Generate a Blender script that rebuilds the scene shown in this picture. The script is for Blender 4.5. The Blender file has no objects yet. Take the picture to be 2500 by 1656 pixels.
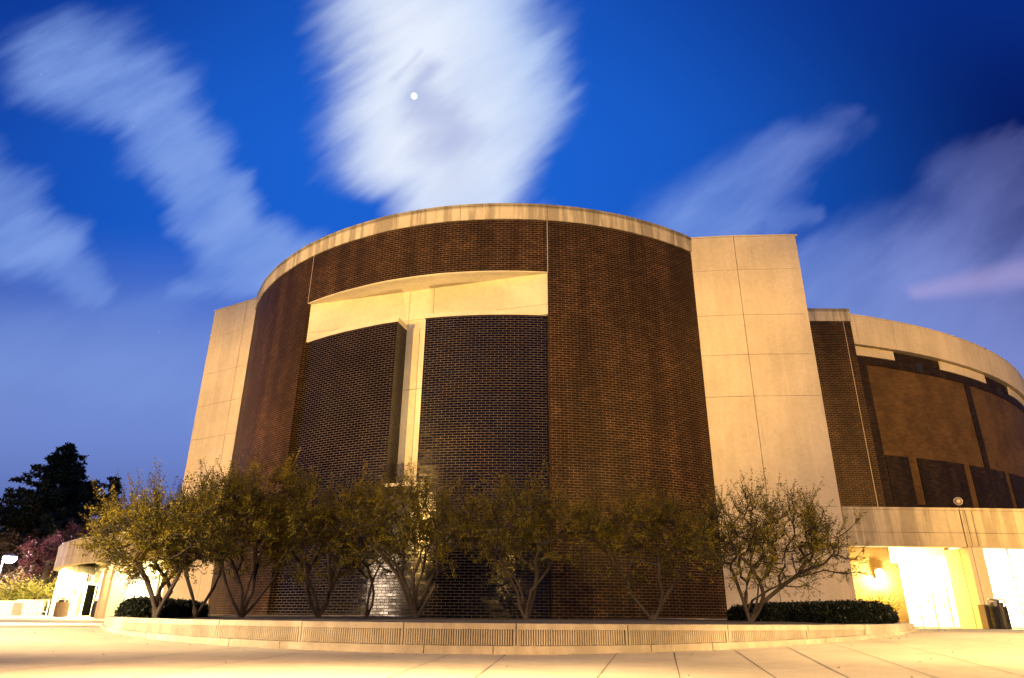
import bpy, math, random
from mathutils import Vector, Matrix, Quaternion
from math import sin, cos, tan, radians as rad, pi, hypot, atan2, degrees

scn = bpy.context.scene
col = scn.collection

# ------------------------------------------------------------ camera
EYE = 0.51
cd = bpy.data.cameras.new('camera')
cd.sensor_width = 36; cd.lens = 23.91; cd.clip_start = 0.05; cd.clip_end = 5000
cam = bpy.data.objects.new('camera', cd); col.objects.link(cam)
cam.matrix_world = Matrix.Translation((0, 0, EYE)) @ Matrix.Rotation(rad(90 + 21.9), 4, 'X') @ Matrix.Rotation(rad(0.5), 4, 'Z')
scn.camera = cam
scn.view_settings.view_transform = 'Standard'; scn.view_settings.look = 'None'
scn.view_settings.exposure = 0; scn.view_settings.gamma = 1
scn.cycles.max_bounces = 5; scn.cycles.diffuse_bounces = 2; scn.cycles.glossy_bounces = 2
scn.cycles.transmission_bounces = 2; scn.cycles.transparent_max_bounces = 4
scn.cycles.sample_clamp_indirect = 4

# ------------------------------------------------------------ node helper
class NT:
    def __init__(s, tree): s.t = tree; s.n = tree.nodes; s.l = tree.links
    def node(s, typ, **kw):
        n = s.n.new(typ)
        for k, v in kw.items(): setattr(n, k, v)
        return n
    def put(s, sock, v):
        if isinstance(v, bpy.types.NodeSocket): s.l.new(v, sock)
        elif v is not None:
            if sock.type == 'RGBA' and len(v) == 3: v = (*v, 1)
            sock.default_value = v
    def m(s, op, a, b=None, c=None, clamp=False):
        n = s.node('ShaderNodeMath', operation=op, use_clamp=clamp)
        s.put(n.inputs[0], a); s.put(n.inputs[1], b)
        if c is not None: s.put(n.inputs[2], c)
        return n.outputs[0]
    def mix(s, f, a, b, blend='MIX'):
        n = s.node('ShaderNodeMix', data_type='RGBA', blend_type=blend)
        s.put(n.inputs[0], f); s.put(n.inputs[6], a); s.put(n.inputs[7], b)
        return n.outputs[2]
    def noise(s, vec, scale, detail=3, rough=0.5, dist=0):
        n = s.node('ShaderNodeTexNoise')
        s.put(n.inputs['Vector'], vec); s.put(n.inputs['Scale'], scale); s.put(n.inputs['Detail'], detail)
        s.put(n.inputs['Roughness'], rough); s.put(n.inputs['Distortion'], dist)
        return n.outputs['Fac']
    def ramp(s, v, a, b, lo=0.0, hi=1.0, kind='SMOOTHSTEP'):
        n = s.node('ShaderNodeMapRange', interpolation_type=kind)
        s.put(n.inputs[0], v); s.put(n.inputs[1], a); s.put(n.inputs[2], b); s.put(n.inputs[3], lo); s.put(n.inputs[4], hi)
        return n.outputs[0]
    def mapping(s, vec, loc=(0, 0, 0), rot=(0, 0, 0), sc=(1, 1, 1)):
        if any(rot):      # turn first, stretch afterwards
            n = s.node('ShaderNodeMapping'); s.put(n.inputs[0], vec); n.inputs[2].default_value = rot; vec = n.outputs[0]
        n = s.node('ShaderNodeMapping')
        s.put(n.inputs[0], vec); n.inputs[1].default_value = loc; n.inputs[3].default_value = sc
        return n.outputs[0]

# ------------------------------------------------------------ night sky with moonlit clouds
world = bpy.data.worlds.new('World'); scn.world = world; world.use_nodes = True
W = NT(world.node_tree); W.n.clear()
tc = W.node('ShaderNodeTexCoord'); sx = W.node('ShaderNodeSeparateXYZ'); W.l.new(tc.outputs['Generated'], sx.inputs[0])
X, Y, Z = sx.outputs
Yp = W.m('MAXIMUM', W.m('ABSOLUTE', Y), 0.15)
A_ = W.m('DIVIDE', X, Yp); B_ = W.m('DIVIDE', Z, Yp)
cb = W.node('ShaderNodeCombineXYZ'); W.l.new(A_, cb.inputs[0]); W.l.new(B_, cb.inputs[1]); P0 = cb.outputs[0]
def warp_axis(off, amp, sc, rot):
    v = W.mapping(P0, loc=(off, off * .7, 0), rot=(0, 0, rot), sc=sc)
    return W.m('MULTIPLY', W.m('SUBTRACT', W.noise(v, 1.0, 4, 0.55), 0.5), amp)
ST = rad(-42)      # wind direction: wisps lean up to the right
wx = W.m('ADD', warp_axis(3.1, .20, (2.2, 7, 1), ST), warp_axis(9.3, .045, (7, 24, 1), ST))
wy = W.m('ADD', warp_axis(17.7, .16, (2.2, 7, 1), ST), warp_axis(31.2, .04, (7, 24, 1), ST))
Aw = W.m('ADD', A_, wx); Bw = W.m('ADD', B_, wy)
# one soft stroke of cloud from (x0,y0) to (x1,y1): a node group
def make_group():
    g = bpy.data.node_groups.new('cloud_stroke', 'ShaderNodeTree')
    for nm in ('A', 'B', 'x0', 'y0', 'x1', 'y1', 'r0', 'r1', 'soft'):
        g.interface.new_socket(nm, in_out='INPUT', socket_type='NodeSocketFloat')
    g.interface.new_socket('v', in_out='OUTPUT', socket_type='NodeSocketFloat')
    G = NT(g); i = G.node('NodeGroupInput').outputs; o = G.node('NodeGroupOutput')
    dx = G.m('SUBTRACT', i['x1'], i['x0']); dy = G.m('SUBTRACT', i['y1'], i['y0'])
    px = G.m('SUBTRACT', i['A'], i['x0']); py = G.m('SUBTRACT', i['B'], i['y0'])
    dd = G.m('ADD', G.m('MULTIPLY', dx, dx), G.m('MULTIPLY', dy, dy))
    t = G.m('DIVIDE', G.m('ADD', G.m('MULTIPLY', px, dx), G.m('MULTIPLY', py, dy)), dd, clamp=True)
    ex = G.m('SUBTRACT', px, G.m('MULTIPLY', dx, t)); ey = G.m('SUBTRACT', py, G.m('MULTIPLY', dy, t))
    d = G.m('SQRT', G.m('ADD', G.m('MULTIPLY', ex, ex), G.m('MULTIPLY', ey, ey)))
    r = G.m('ADD', i['r0'], G.m('MULTIPLY', t, G.m('SUBTRACT', i['r1'], i['r0'])))
    q = G.m('DIVIDE', d, r)
    G.l.new(G.ramp(q, G.m('SUBTRACT', 1.0, i['soft']), G.m('ADD', 1.0, i['soft']), 1.0, 0.0), o.inputs[0])
    return g
GRP = make_group()
def stroke(x0, y0, x1, y1, r0, r1, soft=.6, A=None, B=None):
    n = W.node('ShaderNodeGroup'); n.node_tree = GRP
    W.put(n.inputs[0], A or Aw); W.put(n.inputs[1], B or Bw)
    for k, v in enumerate((x0, y0, x1, y1, r0, r1, soft)): n.inputs[2 + k].default_value = v
    return n.outputs[0]
# clear sky: deep blue, darker to the right and upwards, greyer towards the horizon
glow = stroke(-.16, 1.3, -.14, .60, .55, .62, .95, A_, B_)
base = W.mix(W.ramp(A_, .05, .95), (.0063, .072, .47), (.0012, .008, .10))
base = W.mix(W.ramp(A_, -.35, -1.1), base, (.006, .052, .36))
base = W.mix(W.m('MULTIPLY', glow, .65), base, (.013, .145, .72))
base = W.mix(W.m('MULTIPLY', W.ramp(B_, .75, 1.2, 0, .75), W.m('SUBTRACT', 1.0, W.m('MULTIPLY', glow, .6))), base, (.003, .030, .26))
hz = W.ramp(B_, .62, .30)
base = W.mix(W.m('MULTIPLY', hz, .80), base, (.20, .29, .66))
base = W.mix(W.ramp(B_, .27, .05, 0, .75), base, (.062, .068, .26))
# cloud strokes
def addv(vals):
    r = vals[0]
    for v in vals[1:]: r = W.m('SUBTRACT', W.m('ADD', r, v), W.m('MULTIPLY', r, v))
    return r
fine = W.noise(W.mapping(P0, rot=(0, 0, ST), sc=(3.2, 10, 1)), 1.0, 5, .55)
def K(v, k): return W.m('MULTIPLY', v, k)
big = addv([stroke(-.165, 1.30, -.125, .86, .200, .170, .55), stroke(-.125, .92, -.08, .60, .165, .105, .55)])
left = addv([K(stroke(-.87, .975, -.70, .86, .085, .072, .65), .9), K(stroke(-.72, .90, -.50, .64, .075, .058, .6), .95),
             K(stroke(-.54, .68, -.40, .53, .055, .065, .6), .95), K(stroke(-.52, .49, -.38, .53, .022, .05, .8), .55),
             K(stroke(-.78, 1.03, -.66, .92, .05, .05, .85), .35)])
left2 = addv([K(stroke(-1.02, .70, -.82, .58, .085, .06, .65), .85), K(stroke(-.82, .60, -.67, .48, .05, .02, .8), .75),
              K(stroke(-1.0, .56, -.86, .56, .07, .05, .8), .4)])
low = addv([K(stroke(-.95, .36, -.45, .33, .055, .05, .95), .35), K(stroke(-.8, .42, -.55, .45, .03, .04, .95), .22)])
right = addv([K(stroke(.58, .84, .47, .75, .03, .05, .98), .22), K(stroke(.50, .78, .32, .62, .045, .075, .9), .58), K(stroke(.44, .70, .26, .58, .05, .06, .9), .45),
              K(stroke(.52, .63, .30, .60, .015, .045, .9), .4),
              K(stroke(1.1, .77, .54, .52, .045, .06, .95), .48), K(stroke(1.1, .60, .50, .47, .06, .06, .95), .75),
              K(stroke(.95, .80, .78, .72, .03, .05, .95), .3), K(stroke(1.3, .42, .55, .40, .11, .08, .95), .65)])
big = W.m('MULTIPLY', big, W.ramp(fine, .18, .62, .82, 1.0))
rest = W.m('MULTIPLY', addv([left, left2, low, right]), W.ramp(fine, .25, .70, .55, 1.05))
lit = stroke(-.21, 1.05, -.16, .76, .16, .18, .9, A_, B_)
c_big = W.mix(lit, (.42, .58, .92), (.80, .87, 1.0))
c_rest = W.mix(W.ramp(A_, .2, .9), (.22, .36, .80), (.23, .27, .66))
sky = W.mix(K(rest, .92), base, c_rest)
pink = stroke(1.3, .62, .66, .49, .045, .012, .95, A_, B_)
sky = W.mix(K(pink, .35), sky, (.56, .45, .78))
sky = W.mix(big, sky, c_big)
hole = addv([stroke(-.160, .93, -.13, .80, .028, .040, .98), K(stroke(-.125, .74, -.10, .66, .035, .05, .95), .4), K(stroke(-.20, .98, -.23, .93, .012, .012, .9), .5)])
sky = W.mix(K(hole, .50), sky, (.30, .36, .68))
vo = W.node('ShaderNodeTexVoronoi'); W.put(vo.inputs['Vector'], tc.outputs['Generated']); vo.inputs['Scale'].default_value = 26
star = W.m('LESS_THAN', vo.outputs['Distance'], .014)
sky = W.mix(K(star, .35), sky, (.7, .8, 1))
bg = W.node('ShaderNodeBackground'); W.put(bg.inputs[0], sky); bg.inputs[1].default_value = 1.0
wo = W.node('ShaderNodeOutputWorld'); W.l.new(bg.outputs[0], wo.inputs[0])
world.cycles.sampling_method = 'MANUAL'; world.cycles.sample_map_resolution = 512

# ------------------------------------------------------------ lamps of the plaza
def lamp(kind, name, loc, power, color, size=.3, target=None, **kw):
    d = bpy.data.lights.new(name, kind); d.energy = power; d.color = color
    if kind == 'AREA':
        d.shape = 'RECTANGLE'; d.size = size[0]; d.size_y = size[1]
    else: d.shadow_soft_size = size
    for k, v in kw.items(): setattr(d, k, v)
    o = bpy.data.objects.new(name, d); col.objects.link(o); o.location = loc
    if target is not None:
        o.rotation_euler = (Vector(target) - Vector(loc)).to_track_quat('-Z', 'Y').to_euler()
    return o
SOD = (1.0, .57, .13)
PALE = (1.0, .72, .36)
# high plaza floods behind the camera, one to each side
for lx, ly, pw, tgt, cone in ((-30, -14, 128000, (-3, 27, 14.5), 36), (-30, -14, 150000, (-19.5, 34, 5.5), 30), (30, -16, 64000, (-1, 27, 14.5), 36),
                              (30, -16, 56000, (13.0, 27, 5.5), 29), (30, -16, 150000, (28, 38, 7), 38)):
    lamp('SPOT', 'plaza_flood', (lx, ly, 8), pw, SOD, .4, tgt, spot_size=rad(cone), spot_blend=.7, specular_factor=.15)
# unseen spots added to pool light on the paving
lamp('SPOT', 'unseen_path_spot', (-.5, -4.0, 4.2), 9000, (1, .56, .14), .2, (0, 8.2, 0), spot_size=rad(74), spot_blend=.9, specular_factor=.1)  # extra spot added to brighten the front of the planter wall
lamp('SPOT', 'unseen_path_spot', (-1.5, 3.0, 4.4), 16500, (1, .71, .38), .25, (-1.2, 3.4, 0), spot_size=rad(106), spot_blend=1.0, specular_factor=.05)
lamp('SPOT', 'unseen_path_spot', (-15.5, 15, 5.5), 62000, PALE, .3, (-14.5, 18.5, 0), spot_size=rad(96), spot_blend=1.0)
lamp('SPOT', 'unseen_path_spot', (9.0, 5.0, 4.8), 14500, (1, .68, .30), .25, (8.2, 8.6, 0), spot_size=rad(110), spot_blend=1.0)

lamp('SPOT', 'unseen_path_spot', (-11.5, 7.0, 4.6), 19000, (1, .74, .42), .2, (-8.2, 11.2, 0), spot_size=rad(84), spot_blend=1.0)
# unseen spot added in the planter bed to brighten the drum's recess
lamp('SPOT', 'recess_fill', (-3.7, 20.9, .5), 5600, (1, .66, .30), .12, (-4.2, 26.4, 12.2), spot_size=rad(60), spot_blend=1.0, specular_factor=0)

# ------------------------------------------------------------ materials
def new_mat(name):
    m = bpy.data.materials.new(name); m.use_nodes = True
    T = NT(m.node_tree); return m, T, T.n['Principled BSDF']
def concrete(name, c, mott=.22, streak=.0, sc=1.0, rough=.85, top=None):
    m, T, p = new_mat(name)
    o = T.node('ShaderNodeTexCoord').outputs['Object']
    n1 = T.noise(o, .35 * sc, 5, .6); n2 = T.noise(o, 6 * sc, 4, .6); n3 = T.noise(o, 60, 2, .6)
    k = T.m('ADD', T.ramp(n1, .3, .7, 1 - mott, 1 + mott * .4), T.ramp(n2, .3, .7, -.05, .05))
    k = T.m('ADD', k, T.ramp(n3, .3, .7, -.05, .05))
    if streak:
        v = T.mapping(o, sc=(1.6, 1.6, .12)); s1 = T.noise(v, 1.6, 4, .65)
        k = T.m('MULTIPLY', k, T.ramp(s1, .42, .60, 1 - streak, 1.05))
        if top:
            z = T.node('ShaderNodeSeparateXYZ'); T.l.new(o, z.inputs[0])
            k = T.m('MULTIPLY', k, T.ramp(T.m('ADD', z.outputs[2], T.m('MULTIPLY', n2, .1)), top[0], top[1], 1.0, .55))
    vm = T.node('ShaderNodeVectorMath', operation='SCALE'); vm.inputs[0].default_value = c; T.l.new(k, vm.inputs['Scale'])
    T.l.new(vm.outputs[0], p.inputs['Base Color']); p.inputs['Roughness'].default_value = rough
    p.inputs['Specular IOR Level'].default_value = .25
    b = T.node('ShaderNodeBump'); b.inputs['Strength'].default_value = .25; b.inputs['Distance'].default_value = .01
    T.put(b.inputs['Height'], T.m('ADD', n3, T.m('MULTIPLY', n2, 1.5))); T.l.new(b.outputs[0], p.inputs['Normal'])
    return m
def brick(name, c1, c2, mortar, rough=.45, spec=.5, weather=.0, w=.315, h=.1016, ms=.011, vary=.4, gloss_var=0.0):
    m, T, p = new_mat(name)
    uv = T.node('ShaderNodeTexCoord').outputs['UV']; o = T.node('ShaderNodeTexCoord').outputs['Object']
    bt = T.node('ShaderNodeTexBrick', offset=.5, offset_frequency=2, squash=1, squash_frequency=2)
    T.put(bt.inputs['Vector'], uv); bt.inputs['Scale'].default_value = 1
    T.put(bt.inputs['Color1'], c1); T.put(bt.inputs['Color2'], c2); T.put(bt.inputs['Mortar'], mortar)
    bt.inputs['Mortar Size'].default_value = ms; bt.inputs['Mortar Smooth'].default_value = .15
    bt.inputs['Bias'].default_value = -.1; bt.inputs['Brick Width'].default_value = w; bt.inputs['Row Height'].default_value = h
    n1 = T.noise(o, .55, 4, .6); n2 = T.noise(o, 40, 3, .6)
    # per-brick value from snapped coordinates
    s = T.node('ShaderNodeSeparateXYZ'); T.l.new(uv, s.inputs[0])
    row = T.m('FLOOR', T.m('DIVIDE', s.outputs[1], h))
    colm = T.m('FLOOR', T.m('DIVIDE', T.m('ADD', s.outputs[0], T.m('MULTIPLY', T.m('MODULO', row, 2.0), w / 2)), w))
    cc = T.node('ShaderNodeCombineXYZ'); T.l.new(row, cc.inputs[0]); T.l.new(colm, cc.inputs[1])
    wn = T.node('ShaderNodeTexWhiteNoise', noise_dimensions='2D'); T.l.new(cc.outputs[0], wn.inputs['Vector'])
    rv = wn.outputs['Value']
    k = T.m('MULTIPLY', T.ramp(n1, .3, .7, .72, 1.2), T.ramp(rv, 0, 1, 1 - vary, 1 + vary, 'LINEAR'))
    k = T.m('MAXIMUM', k, T.m('MULTIPLY', bt.outputs['Fac'], .8))
    if weather:
        v = T.mapping(o, sc=(1.1, 1.1, .1)); st = T.noise(v, 1.3, 4, .6)
        k = T.m('MULTIPLY', k, T.ramp(st, .40, .60, 1 - weather, 1.15))
    vm = T.node('ShaderNodeVectorMath', operation='SCALE'); T.l.new(bt.outputs['Color'], vm.inputs[0]); T.l.new(k, vm.inputs['Scale'])
    T.l.new(vm.outputs[0], p.inputs['Base Color'])
    p.inputs['Specular IOR Level'].default_value = spec
    r = T.m('ADD', rough, T.m('MULTIPLY', bt.outputs['Fac'], .8), clamp=True)
    if gloss_var: r = T.m('ADD', r, T.m('MULTIPLY', T.m('SUBTRACT', rv, .3), gloss_var))
    T.put(p.inputs['Roughness'], r)
    # mortar recess plus every brick tipped a hair its own way
    tip = T.m('MULTIPLY', T.m('SUBTRACT', wn.outputs['Value'], .5), s.outputs[0])
    hh = T.m('ADD', T.m('MULTIPLY', bt.outputs['Fac'], -1.0), T.m('MULTIPLY', n2, .25))
    b = T.node('ShaderNodeBump'); b.inputs['Strength'].default_value = .5; b.inputs['Distance'].default_value = .006
    T.put(b.inputs['Height'], hh)
    if gloss_var:
        # tilt normals per brick
        nm = T.node('ShaderNodeVectorMath', operation='ADD'); T.l.new(b.outputs[0], nm.inputs[0])
        sub = T.node('ShaderNodeVectorMath', operation='SUBTRACT'); T.l.new(wn.outputs['Color'], sub.inputs[0]); sub.inputs[1].default_value = (.5, .5, .5)
        sc_ = T.node('ShaderNodeVectorMath', operation='SCALE'); T.l.new(sub.outputs[0], sc_.inputs[0]); sc_.inputs['Scale'].default_value = .035
        T.l.new(sc_.outputs[0], nm.inputs[1]); nz = T.node('ShaderNodeVectorMath', operation='NORMALIZE'); T.l.new(nm.outputs[0], nz.inputs[0])
        T.l.new(nz.outputs[0], p.inputs['Normal'])
    else: T.l.new(b.outputs[0], p.inputs['Normal'])
    return m
def plain(name, c, rough=.6, metal=0, spec=.5, var=.12, sc=8, emit=None, es=0):
    m, T, p = new_mat(name)
    o = T.node('ShaderNodeTexCoord').outputs['Object']
    n = T.noise(o, sc, 4, .6)
    vm = T.node('ShaderNodeVectorMath', operation='SCALE'); vm.inputs[0].default_value = c
    T.put(vm.inputs['Scale'], T.ramp(n, .3, .7, 1 - var, 1 + var)); T.l.new(vm.outputs[0], p.inputs['Base Color'])
    p.inputs['Roughness'].default_value = rough; p.inputs['Metallic'].default_value = metal
    p.inputs['Specular IOR Level'].default_value = spec
    if emit:
        p.inputs['Emission Color'].default_value = (*emit, 1); p.inputs['Emission Strength'].default_value = es
    return m
def leafmat(name, c, c2, trans=.35, rough=.55):
    m, T, p = new_mat(name)
    g = T.node('ShaderNodeObjectInfo'); o = T.node('ShaderNodeTexCoord').outputs['Object']
    n = T.noise(o, 2.3, 3, .6); n2 = T.noise(o, 35, 1, .5)
    f = T.m('ADD', T.m('MULTIPLY', n, .6), T.m('MULTIPLY', n2, .4))
    cc = T.mix(T.ramp(f, .42, .58), c, c2)
    T.l.new(cc, p.inputs['Base Color']); p.inputs['Roughness'].default_value = rough; p.inputs['Specular IOR Level'].default_value = .2
    if trans:
        tr = T.node('ShaderNodeBsdfTranslucent'); T.l.new(cc, tr.inputs[0])
        mx = T.node('ShaderNodeMixShader'); mx.inputs[0].default_value = trans
        T.l.new(p.outputs[0], mx.inputs[1]); T.l.new(tr.outputs[0], mx.inputs[2])
        T.l.new(mx.outputs[0], T.n['Material Output'].inputs[0])
    return m
M = dict(
 conc=concrete('precast_concrete', (.53, .45, .325), .14, .03),
 conc_p=concrete('recess_concrete', (.62, .55, .38), .16),
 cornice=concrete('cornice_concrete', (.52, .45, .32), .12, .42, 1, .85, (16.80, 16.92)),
 fascia=concrete('fascia_concrete', (.50, .42, .28), .15, .30),
 planter=concrete('planter_concrete', (.42, .35, .24), .32, .15, 2.2),
 joint=plain('joint_shadow_gap', (.05, .038, .028), .9),
 caulk=plain('pale_sealant', (.42, .34, .22), .8),
 brick=brick('brown_brick', (.014, .0062, .0032), (.007, .0034, .0022), (.150, .088, .038), .5, .10, .25, ms=.0085),
 black=brick('black_glazed_brick', (.0035, .0031, .0031), (.0022, .0020, .0022), (.082, .054, .029), .16, .20, .0, ms=.0085, gloss_var=.10, vary=.2),
 bowl=brick('tan_brown_brick', (.092, .050, .016), (.070, .038, .012), (.105, .064, .026), .6, .12, .0, vary=.15),
 bowld=brick('dark_brick_and_shade', (.016, .0095, .006), (.010, .0065, .0045), (.038, .024, .014), .6, .12, .2),  # brick of the dark panels, also paints shade onto the bowl wall
 pave=concrete('paving_concrete', (.46, .38, .245), .26, 0, 1.1, .8),
 mulch=plain('bark_mulch', (.035, .022, .014), .95, var=.7, sc=30),
 bark=plain('grey_brown_bark', (.026, .015, .008), .85, var=.35, sc=20),
 barkd=plain('dark_bark', (.04, .03, .022), .9, var=.35, sc=10),
 leaf=leafmat('young_olive_leaf', (.260, .200, .010), (.035, .032, .004)),
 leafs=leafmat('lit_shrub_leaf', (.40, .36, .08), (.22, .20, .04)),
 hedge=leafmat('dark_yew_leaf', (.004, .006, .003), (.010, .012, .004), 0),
 groove_shade=plain('rib_gap_shade', (.085, .055, .032), .95, var=.4),  # darker tone that paints shade into the gaps between the planter ribs
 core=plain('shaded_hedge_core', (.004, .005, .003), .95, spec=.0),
 pine=leafmat('dark_pine_needle', (.010, .016, .010), (.018, .026, .014), 0),
 dark=leafmat('dark_broad_leaf', (.03, .026, .012), (.05, .035, .018), 0),
 pink=leafmat('redbud_blossom', (.10, .028, .045), (.045, .016, .03), .2),
 blackm=plain('black_coated_metal', (.018, .017, .017), .45, .3),
 grey=plain('grey_metal', (.32, .31, .29), .4, .6),
 tanbox=plain('tan_bin_panel', (.16, .11, .075), .7),
 white=plain('white_painted_metal', (.78, .76, .70), .5),
 frame=plain('bronze_frame', (.10, .07, .045), .5, .3),
 glow=plain('lit_interior_glass', (.8, .8, .75), .4, emit=(1, .90, .66), es=1.25),
 glowb=plain('lamp_lens', (.9, .9, .9), .4, emit=(1, .80, .70), es=60),
 glowm=plain('lamp_lens_warm', (.9, .9, .9), .4, emit=(1, .86, .50), es=22),
 dglass=plain('dark_door_glass', (.0012, .0012, .001), .6, 0, .0, var=.05),
 moon=plain('moon_surface', (.9, .9, .85), .9, emit=(1, .97, .90), es=3.0),
 louver=plain('dark_louver', (.015, .014, .018), .6),
 redp=plain('red_panel', (.35, .10, .06), .6),
)

# ------------------------------------------------------------ mesh helper
class MB:
    def __init__(s): s.v = []; s.f = []; s.uv = []; s.mi = []
    def quad(s, pts, uvs=None, mi=0):
        i = len(s.v); s.v += [tuple(p) for p in pts]; s.f.append(tuple(range(i, i + len(pts))))
        if uvs is None:
            uvs = [(p[0] + p[1], p[2]) for p in pts]
        s.uv.append(uvs); s.mi.append(mi)
    def box(s, c, size, rz=0, mi=0, tilt=None):
        cx, cy, cz = c; a, b, h = size[0] / 2, size[1] / 2, size[2] / 2
        R = Matrix.Rotation(rz, 3, 'Z')
        if tilt: R = R @ Matrix.Rotation(tilt, 3, 'X')
        P = [R @ Vector((x, y, z)) + Vector(c) for x, y, z in ((-a, -b, -h), (a, -b, -h), (a, b, -h), (-a, b, -h), (-a, -b, h), (a, -b, h), (a, b, h), (-a, b, h))]
        for idx, w, hh in (((0, 1, 5, 4), 2 * a, 2 * h), ((1, 2, 6, 5), 2 * b, 2 * h), ((2, 3, 7, 6), 2 * a, 2 * h), ((3, 0, 4, 7), 2 * b, 2 * h), ((4, 5, 6, 7), 2 * a, 2 * b), ((3, 2, 1, 0), 2 * a, 2 * b)):
            z0 = P[idx[0]].z
            s.quad([P[k] for k in idx], [(0, z0), (w, z0), (w, z0 + hh), (0, z0 + hh)], mi)
    def prism(s, poly, z0, z1, mi=0, mtop=None, mbot=None, closed=True, u0=0, caps=True):
        """poly counter-clockwise list of (x,y); z0/z1 numbers or lists"""
        n = len(poly); u = u0
        za = z0 if isinstance(z0, (list, tuple)) else [z0] * n
        zb = z1 if isinstance(z1, (list, tuple)) else [z1] * n
        for k in range(n):
            j = (k + 1) % n; p, q = poly[k], poly[j]; L = hypot(q[0] - p[0], q[1] - p[1])
            s.quad([(p[0], p[1], za[k]), (q[0], q[1], za[j]), (q[0], q[1], zb[j]), (p[0], p[1], zb[k])],
                   [(u, za[k]), (u + L, za[j]), (u + L, zb[j]), (u, zb[k])], mi)
            u += L
        if caps:
            s.quad([(p[0], p[1], zb[k]) for k, p in enumerate(poly)], [(p[0], p[1]) for p in poly], mi if mtop is None else mtop)
            s.quad([(p[0], p[1], za[n - 1 - k]) for k, p in enumerate(reversed(poly))], [(p[0], p[1]) for p in reversed(poly)], mi if mbot is None else mbot)
    def strip(s, outer, inner, z0, z1, mi=0, u0=0):
        """closed solid between two open polylines of equal length (outer faces the viewer)"""
        n = len(outer)
        u = u0
        for k in range(n - 1):
            p, q, r, t = outer[k], outer[k + 1], inner[k + 1], inner[k]
            L = hypot(q[0] - p[0], q[1] - p[1])
            UV = [(u, z0), (u + L, z0), (u + L, z1), (u, z1)]
            s.quad([(*p, z0), (*q, z0), (*q, z1), (*p, z1)], UV, mi)
            s.quad([(*r, z0), (*t, z0), (*t, z1), (*r, z1)], UV, mi)
            s.quad([(*p, z1), (*q, z1), (*r, z1), (*t, z1)], [(u, 0), (u + L, 0), (u + L, .5), (u, .5)], mi)
            s.quad([(*t, z0), (*r, z0), (*q, z0), (*p, z0)], [(u, 0), (u + L, 0), (u + L, .5), (u, .5)], mi)
            u += L
        for a, b in ((inner[0], outer[0]), (outer[-1], inner[-1])):
            L = hypot(a[0] - b[0], a[1] - b[1])
            s.quad([(*a, z0), (*b, z0), (*b, z1), (*a, z1)], [(0, z0), (L, z0), (L, z1), (0, z1)], mi)
        return u
    def tube(s, pts, radii, n=6, cap=True, mi=0):
        rings = []
        up = Vector((0, 0, 1))
        for k, p in enumerate(pts):
            p = Vector(p)
            d = (Vector(pts[min(k + 1, len(pts) - 1)]) - Vector(pts[max(k - 1, 0)]))
            if d.length < 1e-6: d = Vector((0, 0, 1))
            d.normalize()
            a = d.cross(up if abs(d.z) < .95 else Vector((1, 0, 0))).normalized(); b = d.cross(a)
            i0 = len(s.v)
            for q in range(n):
                t = 2 * pi * q / n; s.v.append(tuple(p + (a * cos(t) + b * sin(t)) * radii[k]))
            rings.append(i0)
        for k in range(len(rings) - 1):
            for q in range(n):
                i, j = rings[k], rings[k + 1]; q2 = (q + 1) % n
                s.f.append((i + q, i + q2, j + q2, j + q)); s.uv.append([(0, 0)] * 4); s.mi.append(mi)
        if cap:
            s.f.append(tuple(rings[0] + q for q in range(n))); s.uv.append([(0, 0)] * n); s.mi.append(mi)
            s.f.append(tuple(rings[-1] + n - 1 - q for q in range(n))); s.uv.append([(0, 0)] * n); s.mi.append(mi)
    def lathe(s, prof, c=(0, 0, 0), n=24, M3=None, mi=0):
        i0 = len(s.v); R = M3 or Matrix.Identity(3)
        for r, z in prof:
            for q in range(n):
                t = 2 * pi * q / n; s.v.append(tuple(R @ Vector((r * cos(t), r * sin(t), z)) + Vector(c)))
        for k in range(len(prof) - 1):
            for q in range(n):
                q2 = (q + 1) % n; a = i0 + k * n; b = a + n
                s.f.append((a + q, a + q2, b + q2, b + q)); s.uv.append([(0, 0)] * 4); s.mi.append(mi)
        s.f.append(tuple(i0 + n - 1 - q for q in range(n))); s.uv.append([(0, 0)] * n); s.mi.append(mi)
        s.f.append(tuple(i0 + (len(prof) - 1) * n + q for q in range(n))); s.uv.append([(0, 0)] * n); s.mi.append(mi)
    def build(s, name, mats, parent=None, smooth=False, origin=None):
        me = bpy.data.meshes.new(name)
        o0 = Vector(origin) if origin is not None else None
        vs = s.v if o0 is None else [tuple(Vector(p) - o0) for p in s.v]
        me.from_pydata(vs, [], s.f)
        uvl = me.uv_layers.new(name='UVMap'); flat = []
        for u in s.uv:
            for q in u: flat += [q[0], q[1]]
        uvl.data.foreach_set('uv', flat)
        if not isinstance(mats, (list, tuple)): mats = [mats]
        for m in mats: me.materials.append(m)
        me.polygons.foreach_set('material_index', s.mi)
        if smooth: me.polygons.foreach_set('use_smooth', [True] * len(s.f))
        me.update()
        o = bpy.data.objects.new(name, me); col.objects.link(o)
        if parent is not None: o.parent = parent
        if o0 is not None: o.location = o0 if parent is None else o0 - parent_world(parent)
        elif parent is not None: o.location = -parent_world(parent)
        return o
def parent_world(p):
    v = Vector(p.location)
    while p.parent: p = p.parent; v += Vector(p.location)
    return v
def tag(o, label=None, cat=None, group=None, kind=None):
    for k, v in (('label', label), ('category', cat), ('group', group), ('kind', kind)):
        if v: o[k] = v
    return o
def thing(name, label, cat, loc=(0, 0, 0), group=None):
    o = bpy.data.objects.new(name, None); col.objects.link(o); o.location = loc; o.empty_display_size = .3
    return tag(o, label, cat, group)

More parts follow.
